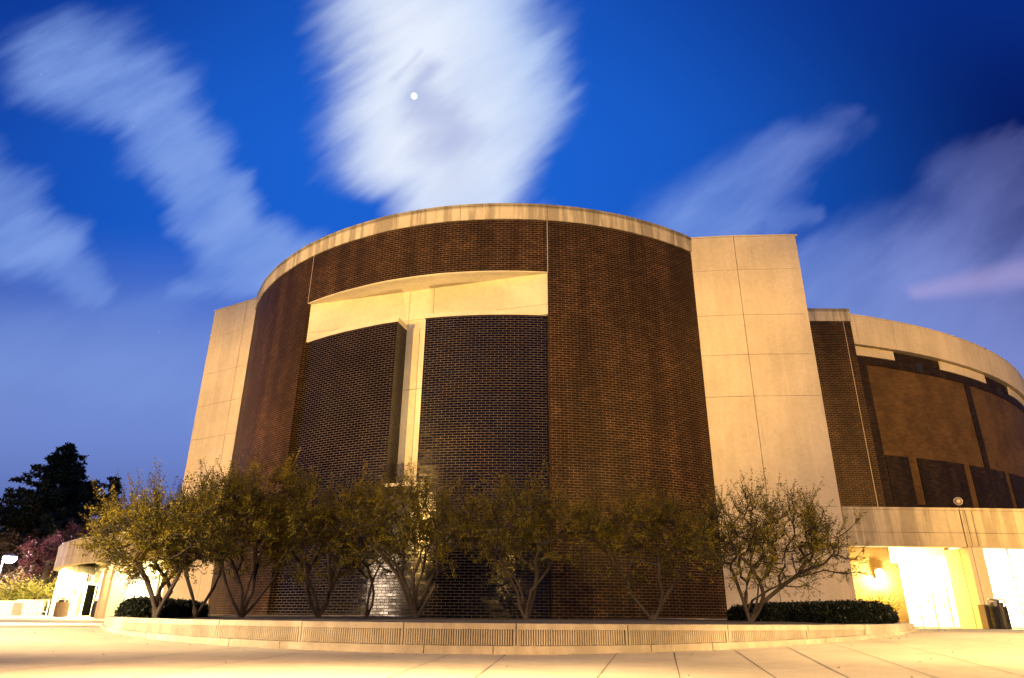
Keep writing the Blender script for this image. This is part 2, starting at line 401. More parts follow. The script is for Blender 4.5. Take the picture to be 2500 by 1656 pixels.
# ------------------------------------------------------------ plan geometry
C = (-.154, 40.466); R0 = 15.16
KN = [(-180, .2), (-75, .22), (-69, .14), (-62, .03), (-54, -.06), (-46, -.12), (-37, -.12), (-28, -.10), (-19, -.02), (-9, .03), (0, .05), (10, .06), (17, .04), (25, -.01), (31, -.05), (38, -.12), (180, -.12)]
def dr(phi):
    for (a, x), (b, y) in zip(KN, KN[1:]):
        if a <= phi <= b:
            t = (phi - a) / (b - a); t = t * t * (3 - 2 * t); return x + (y - x) * t
    return 0
def dp(phi, off=0):
    r = R0 + dr(phi) + off; t = rad(phi); return (C[0] + r * sin(t), C[1] - r * cos(t))
def arc(a, b, off=0, step=1.0):
    n = max(1, int(abs(b - a) / step + .5)); return [dp(a + (b - a) * k / n, off) for k in range(n + 1)]
def lerp2(p, q, t): return (p[0] + (q[0] - p[0]) * t, p[1] + (q[1] - p[1]) * t)
def arclen(pl): return sum(hypot(q[0] - p[0], q[1] - p[1]) for p, q in zip(pl, pl[1:]))
def offset(pl, d):
    """offset an open polyline to its left by d"""
    out = []
    for k, p in enumerate(pl):
        a = pl[max(k - 1, 0)]; b = pl[min(k + 1, len(pl) - 1)]
        dx, dy = b[0] - a[0], b[1] - a[1]; L = hypot(dx, dy) or 1
        out.append((p[0] - dy / L * d, p[1] + dx / L * d))
    return out
def at_az(az, line):
    for k in range(40):
        p = at_az0(az + k * .03, line)
        if p: return p
def at_az0(az, line):
    """where the bearing az (from the origin) crosses a polyline"""
    u = (sin(rad(az)), cos(rad(az)))
    for p, q in zip(line, line[1:]):
        dx, dy = q[0] - p[0], q[1] - p[1]; den = u[0] * dy - u[1] * dx
        if abs(den) < 1e-9: continue
        s_ = (u[1] * p[0] - u[0] * p[1]) / (u[0] * dy - u[1] * dx)
        if -1e-6 <= s_ <= 1 + 1e-6: return (p[0] + dx * s_, p[1] + dy * s_)
    return None
PS1, PMS = -38.3, 6.13            # bearings (from the drum's centre) of the two seams that frame the recess
HTOP, HC, HO = 17.0, 16.22, 13.75

# ------------------------------------------------------------ the arena building
arena = thing('arena_building', 'round arena with curved dark brick drum, pale concrete piers and low covered entrances', 'building', (0, 40, 0))
# brick drum
b = MB()
u = b.strip(arc(-115, PS1), arc(-115, PS1, -.9), 0, HC)
b.strip(arc(PS1, PMS), arc(PS1, PMS, -.9), HO, HC, u0=u)
u += arclen(arc(PS1, PMS))
b.strip(arc(PMS, 36), arc(PMS, 36, -.9), 0, HC, u0=u)
wall = b.build('drum_wall', M['brick'], arena)
# pale sealant seams
for phi, za in ((PS1, HO), (PMS, HO)):
    b = MB(); b.strip(arc(phi - .05, phi + .05, .004, .1), arc(phi - .05, phi + .05, -.02, .1), za, HC)
    b.build('sealant_seam', M['caulk'], wall)
# cornice in segments with open joints
b = MB()
J = [-115, -95, -76, -66, -57, -48, PS1, -29, -19, -8, PMS, 14, 23, 30, 36]
for a0, a1 in zip(J, J[1:]):
    g = .028
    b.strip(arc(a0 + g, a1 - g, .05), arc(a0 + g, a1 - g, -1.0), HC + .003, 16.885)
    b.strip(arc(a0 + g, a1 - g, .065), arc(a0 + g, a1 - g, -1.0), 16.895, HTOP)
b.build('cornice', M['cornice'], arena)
# roof of the drum (low, out of sight behind the parapet)
b = MB(); b.prism(arc(-115, 36, -1.02, 4) , 15.6, 15.9)
b.build('roof', M['conc'], arena)

# recess: soffit, flat back wall
CL, CR = (-9.40, 28.82), (1.48, 25.42)           # back wall chord
def chord(t): return lerp2(CL, CR, t)
b = MB()
n = 44; fr = [dp(PS1 + (PMS - PS1) * k / n, -.012) for k in range(n + 1)]
lip = [dp(PS1 + (PMS - PS1) * k / n, -.22 * min(1, min(k, n - k) / 4)) for k in range(n + 1)]
bk = [lerp2((-9.2, 29.3), (1.5, 25.9), k / n) for k in range(n + 1)]
b.strip(fr, lip, HO - .05, HO - .003); b.strip(lip, bk, HO - .025, HO - .004)
b.build('soffit', M['conc_p'], arena)
b = MB()
def chord_slab(t0, t1, z0, z1, out=0.0, mi=0, th=.3):
    dx, dy = CR[0] - CL[0], CR[1] - CL[1]; L = hypot(dx, dy); nx, ny = dy / L, -dx / L   # towards the viewer
    p, q = chord(t0), chord(t1)
    o_ = [(p[0] + nx * out, p[1] + ny * out), (q[0] + nx * out, q[1] + ny * out)]
    i_ = [(p[0] - nx * th, p[1] - ny * th), (q[0] - nx * th, q[1] - ny * th)]
    b.strip(o_, i_, z0, z1, mi)
def chord_t(az):
    p = at_az(az, [CL, CR]); return hypot(p[0] - CL[0], p[1] - CL[1]) / hypot(CR[0] - CL[0], CR[1] - CL[1])
t1, t2 = chord_t(-9.42), chord_t(-7.25)
g = .0009
for a0, a1 in ((0, t1 - g), (t1 + g, t2 - g), (t2 + g, 1)):
    chord_slab(a0, a1, 12.31, HO - .02)
    chord_slab(a0, a1, 11.86, 12.295)
ts0, ts1 = chord_t(-10.6), chord_t(-7.0)
tm = chord_t(-8.35)
for z0, z1 in ((5.0, 9.12), (9.14, 11.85)):
    chord_slab(ts0, tm - g, z0, z1); chord_slab(tm + g, ts1, z0, z1)
chord_slab(.02, .98, 11.87, HO - .06, -.02, 1, .1); chord_slab(ts0, ts1, 5, 11.7, -.02, 1, .1)
b.build('recess_wall', [M['conc_p'], M['joint']], arena)
# black brick panels in the recess
ring = [dp(k * .5, -.26) for k in range(-100, 40)]
def phi_of(p): return degrees(atan2(p[0] - C[0], -(p[1] - C[1])))
SL, SR = phi_of(at_az(-10.38, ring)), phi_of(at_az(-7.88, ring))
def panel(a, c_, z0, z1, off=-.26, m='black', back=.75, u0=0):
    bb = MB(); bb.strip(arc(a, c_, off), arc(a, c_, off - back), z0, z1, u0=u0); return bb
pl = MB()
a_ = arc(PS1, SL, -.26); pin = at_az(-9.50, [CL, CR])
def to_chord(p):  # radial back edge on the chord (a bit behind it)
    return at_az(degrees(atan2(p[0], p[1])), [lerp2(CL, CR, -.2), lerp2(CL, CR, 1.2)])
def block(a, c_, endpt_in=None, start_in=None, z0=0, z1=11.84):
    o_ = arc(a, c_, -.26, .8); i_ = []
    for k, p in enumerate(o_):
        q = to_chord(p); qq = (p[0] + (C[0] - p[0]) / R0 * .35, p[1] + (C[1] - p[1]) / R0 * .35)
        if q is None or hypot(*q) < hypot(*qq): q = qq
        i_.append(q)
    if endpt_in: i_[-1] = endpt_in
    if start_in: i_[0] = start_in
    return o_, i_
oL, iL = block(PS1 + .02, SL, pin)
pr = at_az(-7.0, [CL, CR]); oR, iR = block(SR, PMS - .02, None, pr)
bb = MB(); bb.strip(oL, iL, 0, 11.84); pL = bb.build('black_brick_panel', M['black'], arena)
bb = MB(); bb.strip(oR, iR, 0, 11.84, u0=2.1); pR = bb.build('black_brick_panel', M['black'], arena)
bb = MB(); bb.strip(arc(SL, SR, -.26, .5), arc(SL, SR, -1.4, .5), 0, 4.93, u0=arclen(oL)); pB = bb.build('black_brick_panel', M['black'], arena)
bb = MB(); bb.strip(arc(SL, SR, -.24, .5), arc(SL, SR, -1.4, .5), 4.934, 5.06); bb.build('sill', M['conc'], pB)
def grow(o_, i_, d=.03):
    return [(p[0] + (p[0] - C[0]) / R0 * d, p[1] + (p[1] - C[1]) / R0 * d) for p in o_], i_
for (o_, i_, P_, e0, e1) in ((oL, iL, pL, 0, .05), (oR, iR, pR, -.05, 0)):
    o2, i2 = grow(o_, i_)
    if e1: 
        d = Vector((o2[-1][0] - o2[-2][0], o2[-1][1] - o2[-2][1])).normalized() * .05
        o2[-1] = (o2[-1][0] + d.x, o2[-1][1] + d.y); i2 = i2[:-1] + [(i2[-1][0] + d.x, i2[-1][1] + d.y)]
    else:
        d = Vector((o2[0][0] - o2[1][0], o2[0][1] - o2[1][1])).normalized() * .05
        o2[0] = (o2[0][0] + d.x, o2[0][1] + d.y); i2 = [(i2[0][0] + d.x, i2[0][1] + d.y)] + i2[1:]
    bb = MB(); bb.strip(o2, i2, 11.843, 12.03); bb.build('coping', M['conc_p'], P_)

# unseen area light added to gleam on glazed bricks, standing for a lit doorway
gp = Vector((*at_az(-10.35, ring), 2.0)); gn = Vector((gp.x - C[0], gp.y - C[1], 0)).normalized(); gv = Vector((gp.x, gp.y, 0)).normalized()
gr = (gv - 2 * gv.dot(gn) * gn).normalized()
gl = gp + gr * 40; gl.z = 3.0
lamp('AREA', 'added_gleam_light', gl, 7500, (1, .72, .48), (3.0, 5.0), (gp.x, gp.y, 2.6))

# concrete piers: precast slabs with open joints in front of a dark core
ZJ = [0, 3.56, 4.53, 9.15, 11.04, 12.94, 15.2, 16.93]
def pier(line, back, name_label):
    """line: front polyline left to right; slabs between its vertices"""
    mb = MB(); g = .012
    for p, q in zip(line, line[1:]):
        L = hypot(q[0] - p[0], q[1] - p[1]); ux, uy = (q[0] - p[0]) / L, (q[1] - p[1]) / L
        a = (p[0] + ux * g, p[1] + uy * g); c_ = (q[0] - ux * g, q[1] - uy * g)
        nx, ny = uy, -ux
        for z0, z1 in zip(ZJ, ZJ[1:]):
            gg = .010 if z1 in (12.94, 9.15, 3.56) else .005
            mb.strip([a, c_], [(a[0] - nx * .12, a[1] - ny * .12), (c_[0] - nx * .12, c_[1] - ny * .12)], z0 + gg, z1 - gg)
        mb.strip([(p[0] + nx * .02, p[1] + ny * .02), (q[0] + nx * .02, q[1] + ny * .02)], [(p[0] - nx * .5, p[1] - ny * .5), (q[0] - nx * .5, q[1] - ny * .5)], 16.935, HTOP)
    core = [(p[0], p[1]) for p in line]
    offl = offset(core, .06)
    mb.prism(offl + back, 0, 16.92, 1)
    # outer return faces
    o = mb.build('concrete_pier', [M['conc'], M['joint']], arena)
    return o
PR = [(8.2, 28.02), (10.33, 27.75), (13.16, 27.60)]
o = pier(PR, [(13.10, 32.5), (8.2, 32.5)], '')
PL = [(-17.65, 36.90), (-15.17, 35.42), (-12.3, 33.75)]
o2 = pier(PL, [(-9.5, 37), (-15.2, 41.0)], '')
# side returns of the piers
mb = MB()
mb.box((13.10, 29.9, 8.46), (.12, 4.6, 16.9)); mb.box((13.06, 29.9, 16.96), (.4, 4.6, .07))
mb.build('pier_return', M['conc'], o)
mb = MB(); mb.box((-16.3, 39.0, 8.46), (.12, 4.6, 16.9), rz=rad(-31)); mb.build('pier_return', M['conc'], o2)

# brick pier with its own cornice
mb = MB(); mb.box((17.55, 37.9, 8.1), (3.84, 4.0, 16.2)); bp = mb.build('brick_pier', M['brick'], arena)
mb = MB(); mb.box((17.55, 37.9, 16.61), (3.94, 4.1, .79)); mb.build('cornice', M['cornice'], bp)
mb = MB(); mb.box((19.05, 35.893, 9.6), (.03, .02, 13.2)); mb.build('sealant_seam', M['caulk'], bp)

# big bowl of the arena behind
BC = (10.11, 73.33); BR = 37.69
def bpnt(a, off=0): t = rad(a); r = BR + off; return (BC[0] + r * sin(t), BC[1] - r * cos(t))
def barc(a, c_, off=0, step=1.2):
    n = max(1, int(abs(c_ - a) / step + .5)); return [bpnt(a + (c_ - a) * k / n, off) for k in range(n + 1)]
mb = MB(); mb.strip(barc(10, 100, -.35), barc(10, 100, -1.2), 0, 15.2); bw = mb.build('bowl_wall', M['bowl'], arena)
mb = MB()
for a0, a1 in zip([10, 15.8, 20.1, 30.4, 40.8, 51, 61, 71, 81, 91], [15.8, 20.1, 30.4, 40.8, 51, 61, 71, 81, 91, 100]):
    mb.strip(barc(a0 + .012, a1 - .012), barc(a0 + .012, a1 - .012, -1.0), 15.28, 17.13)
mb.strip(barc(10, 100, .02), barc(10, 100, -1), 17.135, 17.2)
mb.build('concrete_band', M['conc'], bw)
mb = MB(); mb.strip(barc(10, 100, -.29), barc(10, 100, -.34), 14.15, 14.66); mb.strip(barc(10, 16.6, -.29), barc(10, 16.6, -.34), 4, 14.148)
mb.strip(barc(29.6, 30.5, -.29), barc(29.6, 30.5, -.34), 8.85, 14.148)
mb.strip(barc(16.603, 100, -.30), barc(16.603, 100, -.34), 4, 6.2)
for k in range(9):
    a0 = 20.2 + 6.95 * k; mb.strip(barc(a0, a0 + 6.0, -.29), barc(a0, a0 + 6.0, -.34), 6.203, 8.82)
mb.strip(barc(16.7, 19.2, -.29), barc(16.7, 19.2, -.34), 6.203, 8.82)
mb.build('shade_band', M['bowld'], bw)  # soft shadow shapes on the bowl wall, painted as darker brick strips
for k in range(5):
    a0 = 12 + 14.05 * k
    mb = MB(); mb.strip(barc(a0, a0 + 7.95, -.22), barc(a0, a0 + 7.95, -.33), 14.67, 15.23); mb.build('concrete_panel', M['conc'], bw)
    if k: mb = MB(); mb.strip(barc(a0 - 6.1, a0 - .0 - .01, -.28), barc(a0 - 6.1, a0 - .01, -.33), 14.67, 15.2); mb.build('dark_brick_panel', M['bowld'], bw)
for a0 in (22.6, 36.7, 50.7, 64.8):
    mb = MB(); mb.strip(barc(a0, a0 + .9, -.26, .45), barc(a0, a0 + .9, -.33, .45), 14.22, 14.74)
    for q in range(5): mb.strip(barc(a0 + .05, a0 + .85, -.235, .4), barc(a0 + .05, a0 + .85, -.265, .4), 14.26 + q * .09, 14.29 + q * .09)
    mb.build('louver', M['louver'], bw)

# ------------------------------------------------------------ entrance canopies
def canopy(line, roofback, seams, origin):
    c_ = MB()
    n_ = len(line)
    inner = offset(line, .45)
    for z0, z1 in ((3.03, 3.553), (3.567, 4.42)): c_.strip(line, inner, z0, z1)
    c_.strip(offset(line, -.02), inner, 4.43, 4.53)
    c_.strip(offset(line, .02), offset(line, .3), 3.55, 3.57, 1); c_.strip(offset(line, .02), offset(line, .3), 4.41, 4.44, 1)
    for p, rz in seams: c_.box((p[0], p[1] + .03, 3.78), (.014, .07, 1.49), rz=rz, mi=1)
    can = c_.build('entrance_canopy', [M['fascia'], M['joint']], arena)
    r = MB(); r.prism(inner + list(reversed(roofback)), 3.6, 3.9); r.build('soffit', M['conc_p'], can)
    return can
FR = [(13.19, 27.60), (16, 27.62), (18.2, 27.66), (21, 27.80), (25, 28.4), (30, 30.0), (36, 33.5)]
canR = canopy(FR, [(13.2, 38.5), (16, 38.5), (18.2, 38.5), (21, 38.5), (27, 41), (33, 43), (38, 46)], [((17.88, 27.63), 0), ((18.36, 27.66), 0), ((18.10, 27.65), 0), ((24.0, 28.22), .14)], None)
mb = MB(); mb.box((18.18, 28.45, 1.51), (.60, 1.55, 3.02)); mb.box((18.05, 27.675, 1.51), (.014, .01, 3.0), mi=1); mb.box((17.88, 28.2, 1.51), (.012, .015, 3.0), mi=1)
mb.build('pillar', [M['conc'], M['joint']], canR)
mb = MB(); mb.box((24.2, 29.2, 1.51), (.65, 1.5, 3.02), rz=.14); mb.build('pillar', [M['conc'], M['joint']], canR)
# recessed brick wall, beam and lit glazed entrance
mb = MB(); mb.box((15.6, 34.2, 1.8), (5.85, .4, 3.59)); bwall = mb.build('brick_wall', M['bowl'], canR)
mb = MB(); mb.prism([(17.95, 29.3), (18.15, 29.3), (18.35, 33.96), (18.15, 33.96)], 2.84, 3.59); mb.build('beam', M['conc_p'], canR)
def storefront(p, q, z1, nb, parent, z0=.02, trans=2.25):
    g_ = MB(); fr_ = MB(); L = hypot(q[0] - p[0], q[1] - p[1]); rz = atan2(q[1] - p[1], q[0] - p[0])
    nx, ny = sin(rz), -cos(rz)
    mid = lerp2(p, q, .5)
    for k in range(nb):
        c_ = lerp2(p, q, (k + .5) / nb)
        g_.box((c_[0], c_[1], (z0 + z1) / 2), (L / nb - .08, .04, z1 - z0 - .08), rz=rz)
    for k in range(nb + 1):
        c_ = lerp2(p, q, k / nb); fr_.box((c_[0], c_[1], (z0 + z1) / 2), (.07, .12, z1 - z0), rz=rz)
    for z in (z0 + .04, trans, z1 - .03): fr_.box((mid[0] + nx * .012, mid[1] + ny * .012, z), (L, .14, .06), rz=rz)
    f_ = fr_.build('door_frame', M['grey'], parent)
    g_.build('glass', M['glow'], f_)
    for k in range(nb):
        h_ = MB(); c_ = lerp2(p, q, (k + .78) / nb); h_.tube([(c_[0] + nx * .1, c_[1] + ny * .1, .8), (c_[0] + nx * .1, c_[1] + ny * .1, 1.3)], [.022, .022])
        h_.build('handle', M['frame'], f_)
    return f_
storefront((18.55, 34.0), (18.35, 29.25), 2.84, 4, canR)
storefront((19.0, 33.0), (30.0, 35.0), 3.58, 7, canR)
# left canopy
FL = [(-17.70, 36.95), (-20.3, 38.6), (-22.9, 40.4), (-24.6, 41.8), (-26.3, 43.3), (-28.1, 45.2), (-29.8, 47.3), (-31.3, 49.3), (-32.6, 51.3), (-33.4, 53.6), (-33.3, 57.5)]
FLr = list(reversed(FL))
BKL = [(-12, 41), (-15, 42.5), (-20, 45), (-25, 48), (-29, 52.5), (-36, 60.5), (-40, 65)]
canL = canopy(FLr, list(reversed(BKL)), [], None)
def dirat(az, line):
    p = at_az(az, line); q = at_az(az + .3, line) or at_az(az - .3, line); return p, atan2(abs(q[1] - p[1]), abs(q[0] - p[0]))
LN = offset(FLr, .8)
for az_, w in ((-32.05, .6), (-30.85, .75), (-28.9, .45), (-28.45, .3)):
    p = at_az(az_, LN); k = min(range(len(LN) - 1), key=lambda i: hypot(LN[i][0] / 2 + LN[i + 1][0] / 2 - p[0], LN[i][1] / 2 + LN[i + 1][1] / 2 - p[1]))
    rz = atan2(LN[k + 1][1] - LN[k][1], LN[k + 1][0] - LN[k][0])
    mb = MB(); mb.box((p[0], p[1], 1.51), (w, .8, 3.02), rz=rz); mb.build('pillar', M['conc'], canL)
BK = BKL
mb = MB(); mb.strip(BK, offset(BK, -.3), 0, 3.59); mb.build('back_wall', M['conc_p'], canL)
def wallpiece(az0, az1, z0, z1, m, name, parent, line=None):
    p, q = at_az(az0, line), at_az(az1, line); mb = MB()
    rz = atan2(q[1] - p[1], q[0] - p[0]); L = hypot(q[0] - p[0], q[1] - p[1]); c_ = lerp2(p, q, .5)
    mb.box((c_[0], c_[1], (z0 + z1) / 2), (L, .08, z1 - z0), rz=rz); return mb.build(name, m, parent), p, q, rz
dd, p, q, rz = wallpiece(-30.28, -29.08, .02, 2.15, M['dglass'], 'door', canL, offset(FLr, 2.0))
mb = MB()
for t in (0, .47, 1):
    c_ = lerp2(p, q, t); mb.box((c_[0], c_[1] - .06, 1.15), (.12, .1, 2.3), rz=rz)
c_ = lerp2(p, q, .5); mb.box((c_[0], c_[1] - .065, 2.26), (hypot(q[0] - p[0], q[1] - p[1]) + .12, .1, .14), rz=rz)
mb.build('door_frame', M['white'], dd)
wallpiece(-31.3, -31.0, .02, 2.2, M['tanbox'], 'door', canL, offset(FLr, 1.6))
L3 = offset(FLr, 2.2)
p, q = at_az(-28.4, L3), at_az(-25.9, L3)
if p and q: storefront(p, q, 2.95, 4, canL)

# ------------------------------------------------------------ lights under the canopies (recessed ceiling fixtures)
def ceil(loc, sx_, sy_, pw, colr, rz=0):
    o = lamp('AREA', 'canopy_downlight', loc, pw, colr, (sx_, sy_)); o.rotation_euler = (0, 0, rz); return o
YEL = (1, .64, .11)
ceil((15.6, 31.0, 3.55), 3.5, 3.0, 1900, YEL)
ceil((22.0, 30.8, 3.55), 5, 3.0, 2600, (1, .86, .55))
ceil((28.5, 33.5, 3.55), 5, 3.0, 1500, (1, .86, .55))
ceil((-21.0, 41.8, 3.55), 2, 4.5, 3000, (1, .78, .36), rad(50))
ceil((-26.2, 46.9, 3.55), 2, 5.5, 7000, (1, .83, .42), rad(50))
ceil((-29.8, 51.8, 3.55), 2, 3.5, 6000, (1, .83, .42), rad(60))
lamp('POINT', 'wall_lamp_light', (17.4, 33.5, 2.2), 3200, (1, .86, .42), .12)

# ------------------------------------------------------------ ground
def catmull(P, n=8):
    out = []
    for i in range(len(P) - 1):
        p0, p1, p2, p3 = P[max(i - 1, 0)], P[i], P[i + 1], P[min(i + 2, len(P) - 1)]
        for k in range(n):
            t = k / n
            out.append(tuple(.5 * ((2 * p1[d]) + (-p0[d] + p2[d]) * t + (2 * p0[d] - 5 * p1[d] + 4 * p2[d] - p3[d]) * t * t + (-p0[d] + 3 * p1[d] - 3 * p2[d] + p3[d]) * t ** 3) for d in (0, 1)))
    out.append(P[-1]); return out
def sm01(t): t = min(1, max(0, t)); return t * t * (3 - 2 * t)
def gz(x, y):
    """the plaza rises gently towards both sides of the planter"""
    a = min(.25, .012 * x ** 1.5) if x > 0 else min(.17, .0012 * abs(x) ** 2.4)
    return a * (.3 + .7 * sm01((y - 4) / 6)) * (1 - sm01((y - 15) / 16))
mb = MB()
xs = [-600, -200, -60] + [-30 + .5 * k for k in range(121)] + [60, 200, 600]
ys = [-300, -60, -10] + [.5 * k for k in range(80)] + [60, 120, 300, 900]
nx_ = len(xs)
mb.v = [(x, y, gz(x, y)) for y in ys for x in xs]
for j in range(len(ys) - 1):
    for k in range(nx_ - 1):
        a = j * nx_ + k; mb.f.append((a, a + 1, a + nx_ + 1, a + nx_)); mb.uv.append([(0, 0)] * 4); mb.mi.append(0)
tag(mb.build('ground', M['pave'], smooth=True), 'pale concrete plaza paving in front of the arena', None, None, 'structure')
# planter: a ring of precast panels, five feet each, closing against the drum
PCX, PCY, PR_ = 0.0, 18.89, 9.14
TH0, TH1 = rad(-146), rad(146)
TOT = PR_ * (TH1 - TH0)
def on_curve(s_):
    t = TH0 + s_ / PR_
    return (PCX + PR_ * sin(t), PCY - PR_ * cos(t)), (-sin(t), cos(t))
def topz(x, y): return .372
planter = thing('planter', 'long low curved concrete planter wall with fluted face in front of the brick drum', 'planter wall', (0, 9.8, 0))
def vstrip(mb, samples, d0, d1, zf0, zf1, mi=0):
    """solid following the curve: offsets d0 (front) and d1 (back), heights as functions of x"""
    prev = None
    for (p, n_) in samples:
        f_ = (p[0] + n_[0] * d0, p[1] + n_[1] * d0); k_ = (p[0] + n_[0] * d1, p[1] + n_[1] * d1)
        cur = (f_, k_, zf0(*p), zf1(*p))
        if prev:
            a, c_, z0, z1 = prev; e, g_, y0, y1 = cur
            mb.quad([(*a, z0), (*e, y0), (*e, y1), (*a, z1)], None, mi); mb.quad([(*g_, y0), (*c_, z0), (*c_, z1), (*g_, y1)], None, mi)
            mb.quad([(*a, z1), (*e, y1), (*g_, y1), (*c_, z1)], None, mi); mb.quad([(*c_, z0), (*g_, y0), (*e, y0), (*a, z0)], None, mi)
        else:
            a, c_, z0, z1 = cur; mb.quad([(*c_, z0), (*a, z0), (*a, z1), (*c_, z1)], None, mi)
        prev = cur
    a, c_, z0, z1 = prev; mb.quad([(*a, z0), (*c_, z0), (*c_, z1), (*a, z1)], None, mi)
sA, sB = PR_ * (-rad(44) - TH0), PR_ * (rad(36.8) - TH0)
sm = PR_ * (-.4886 - TH0)
joints = [sm + 1.518 * k for k in range(-16, 32)]
edges = [0.0] + [j for j in joints if .8 < j < TOT - .8] + [TOT]
body = MB(); base_ = MB(); cap_ = MB()
zt = lambda x, y: topz(x, y)
for a, c_ in zip(edges, edges[1:]):
    g = .007; n_ = max(2, int((c_ - a) / .2)); sm_ = [on_curve(a + g + (c_ - a - 2 * g) * k / n_) for k in range(n_ + 1)]
    vstrip(cap_, sm_, .040, .34, lambda x, y: zt(x, y) - .072, zt)
    fl = (a >= sA - .8 and c_ <= sB + .8)
    if fl:
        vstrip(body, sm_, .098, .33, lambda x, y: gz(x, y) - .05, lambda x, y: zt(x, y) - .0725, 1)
        s0 = a + .045; k = 0
        while s0 + .03 < c_ - .035:
            p, nn = on_curve(s0); q, n2_ = on_curve(s0 + .0175); z1 = zt(*p) - .0725; z0 = gz(*p) * .75 + .105
            f0 = (p[0] + nn[0] * .043, p[1] + nn[1] * .043); f1 = (q[0] + n2_[0] * .043, q[1] + n2_[1] * .043)
            k0 = (p[0] + nn[0] * .11 - (q[0] - p[0]) * .2, p[1] + nn[1] * .08 - (q[1] - p[1]) * .2); k1 = (q[0] + n2_[0] * .11 + (q[0] - p[0]) * .2, q[1] + n2_[1] * .08 + (q[1] - p[1]) * .2)
            jz = z0 + (random.random() - .5) * .006
            for A1, A2 in ((k0, f0), (f0, f1), (f1, k1)): body.quad([(*A1, jz), (*A2, jz), (*A2, z1), (*A1, z1)])
            body.quad([(*k0, jz), (*k1, jz), (*f1, jz), (*f0, jz)])
            s0 += .0325
        for e0, e1 in ((a + g, a + .036), (c_ - .036, c_ - g)):
            vstrip(body, [on_curve(e0), on_curve(e1)], .0415, .12, lambda x, y: gz(x, y) - .05, lambda x, y: zt(x, y) - .0725)
    else:
        vstrip(body, sm_, .0415, .33, lambda x, y: gz(x, y) - .05, lambda x, y: zt(x, y) - .0725)
off = [0.0] + [j + .3 * (-1) ** i for i, j in enumerate(joints) if 1.2 < j < TOT - 1.2] + [TOT]
for a, c_ in zip(off, off[1:]):
    g = .006; n_ = max(2, int((c_ - a) / .2)); sm_ = [on_curve(a + g + (c_ - a - 2 * g) * k / n_) for k in range(n_ + 1)]
    vstrip(base_, sm_, 0, .3, lambda x, y: gz(x, y) - .06, lambda x, y: gz(x, y) * .75 + .10)
body.build('fluted_wall', [M['planter'], M['groove_shade']], planter); cap_.build('coping', M['planter'], planter); base_.build('plinth', M['planter'], planter)
# soil bed
random.seed(5)
mb = MB(); rng = random.Random(9)
nt_, nr_ = 120, 22
pts = []
for j in range(nr_ + 1):
    rr_ = (PR_ - .25) * (1 - j / (nr_ + 1)) ** .9
    for k in range(nt_ + 1):
        t = rad(-150) + rad(300) * k / nt_
        pts.append((PCX + rr_ * sin(t), PCY - rr_ * cos(t), .335 + (rng.random() - .4) * .035 * (1 if j else 0)))
mb.v = pts
for j in range(nr_):
    for k in range(nt_):
        a = j * (nt_ + 1) + k; mb.f.append((a, a + 1, a + nt_ + 2, a + nt_ + 1)); mb.uv.append([(0, 0)] * 4); mb.mi.append(0)
tag(mb.build('soil', M['mulch']), 'dark bark mulch filling the curved planter', None, None, 'structure')
# paving joints: tooled grooves that fan out from the planter
mb = MB()
def groove(p, q, w=.009):
    dx, dy = q[0] - p[0], q[1] - p[1]; L = hypot(dx, dy); nx, ny = -dy / L * w / 2, dx / L * w / 2; n_ = max(1, int(L / .25))
    for k in range(n_):
        a, c_ = lerp2(p, q, k / n_), lerp2(p, q, (k + 1) / n_); za, zc = gz(*a) + .005, gz(*c_) + .005
        mb.quad([(a[0] - nx, a[1] - ny, za), (c_[0] - nx, c_[1] - ny, zc), (c_[0] + nx, c_[1] + ny, zc), (a[0] + nx, a[1] + ny, za)])
for l in ([(-.04, 9.75), (-.28, 6.34), (-.5, 2)], [(-.75, 9.75), (-.99, 6.27), (-1.2, 2)], [(1.42, 9.85), (.75, 6.4), (0, 2.4)], [(2.2, 10.0), (1.44, 6.38), (.5, 2)], [(3.06, 10.2), (2.22, 6.32), (1.2, 1.6)], [(3.92, 10.6), (2.8, 6.24), (1.6, 1.6)],
          [(4.75, 11.05), (3.7, 7.0), (3.49, 6.17), (2.5, 2)], [(5.65, 11.75), (4.77, 8.19), (4.24, 6.23), (3.2, 2)], [(7.05, 13.0), (6.21, 8.98), (5.2, 4.5)], [(8.2, 14.8), (8.4, 10.5), (8, 6)], [(9.1, 18), (11, 13), (12, 8)],
          [(-3.71, 10.4), (-3.95, 7.46), (-4.21, 6.26), (-4.6, 4)], [(-2.6, 10.0), (-2.9, 6.5), (-3.2, 3)], [(-5.2, 11.3), (-6.2, 8), (-7.2, 5)], [(-6.9, 12.9), (-8.8, 9.6), (-10.5, 6.5)], [(-8.4, 15.3), (-11.5, 12.5), (-15, 9.5)], [(-9.1, 18), (-14, 17), (-24, 16)],
          [(-12, 7.2), (-3.2, 7.05)], [(3.5, 6.9), (18, 8.6)], [(7.6, 13.4), (16, 14.4), (30, 16)], [(9.1, 20), (30, 22)]):
    for p, q in zip(l, l[1:]): groove(p, q)
tag(mb.build('pavement_joints', M['joint']), 'thin dark joints tooled into the plaza paving', None, None, 'structure')

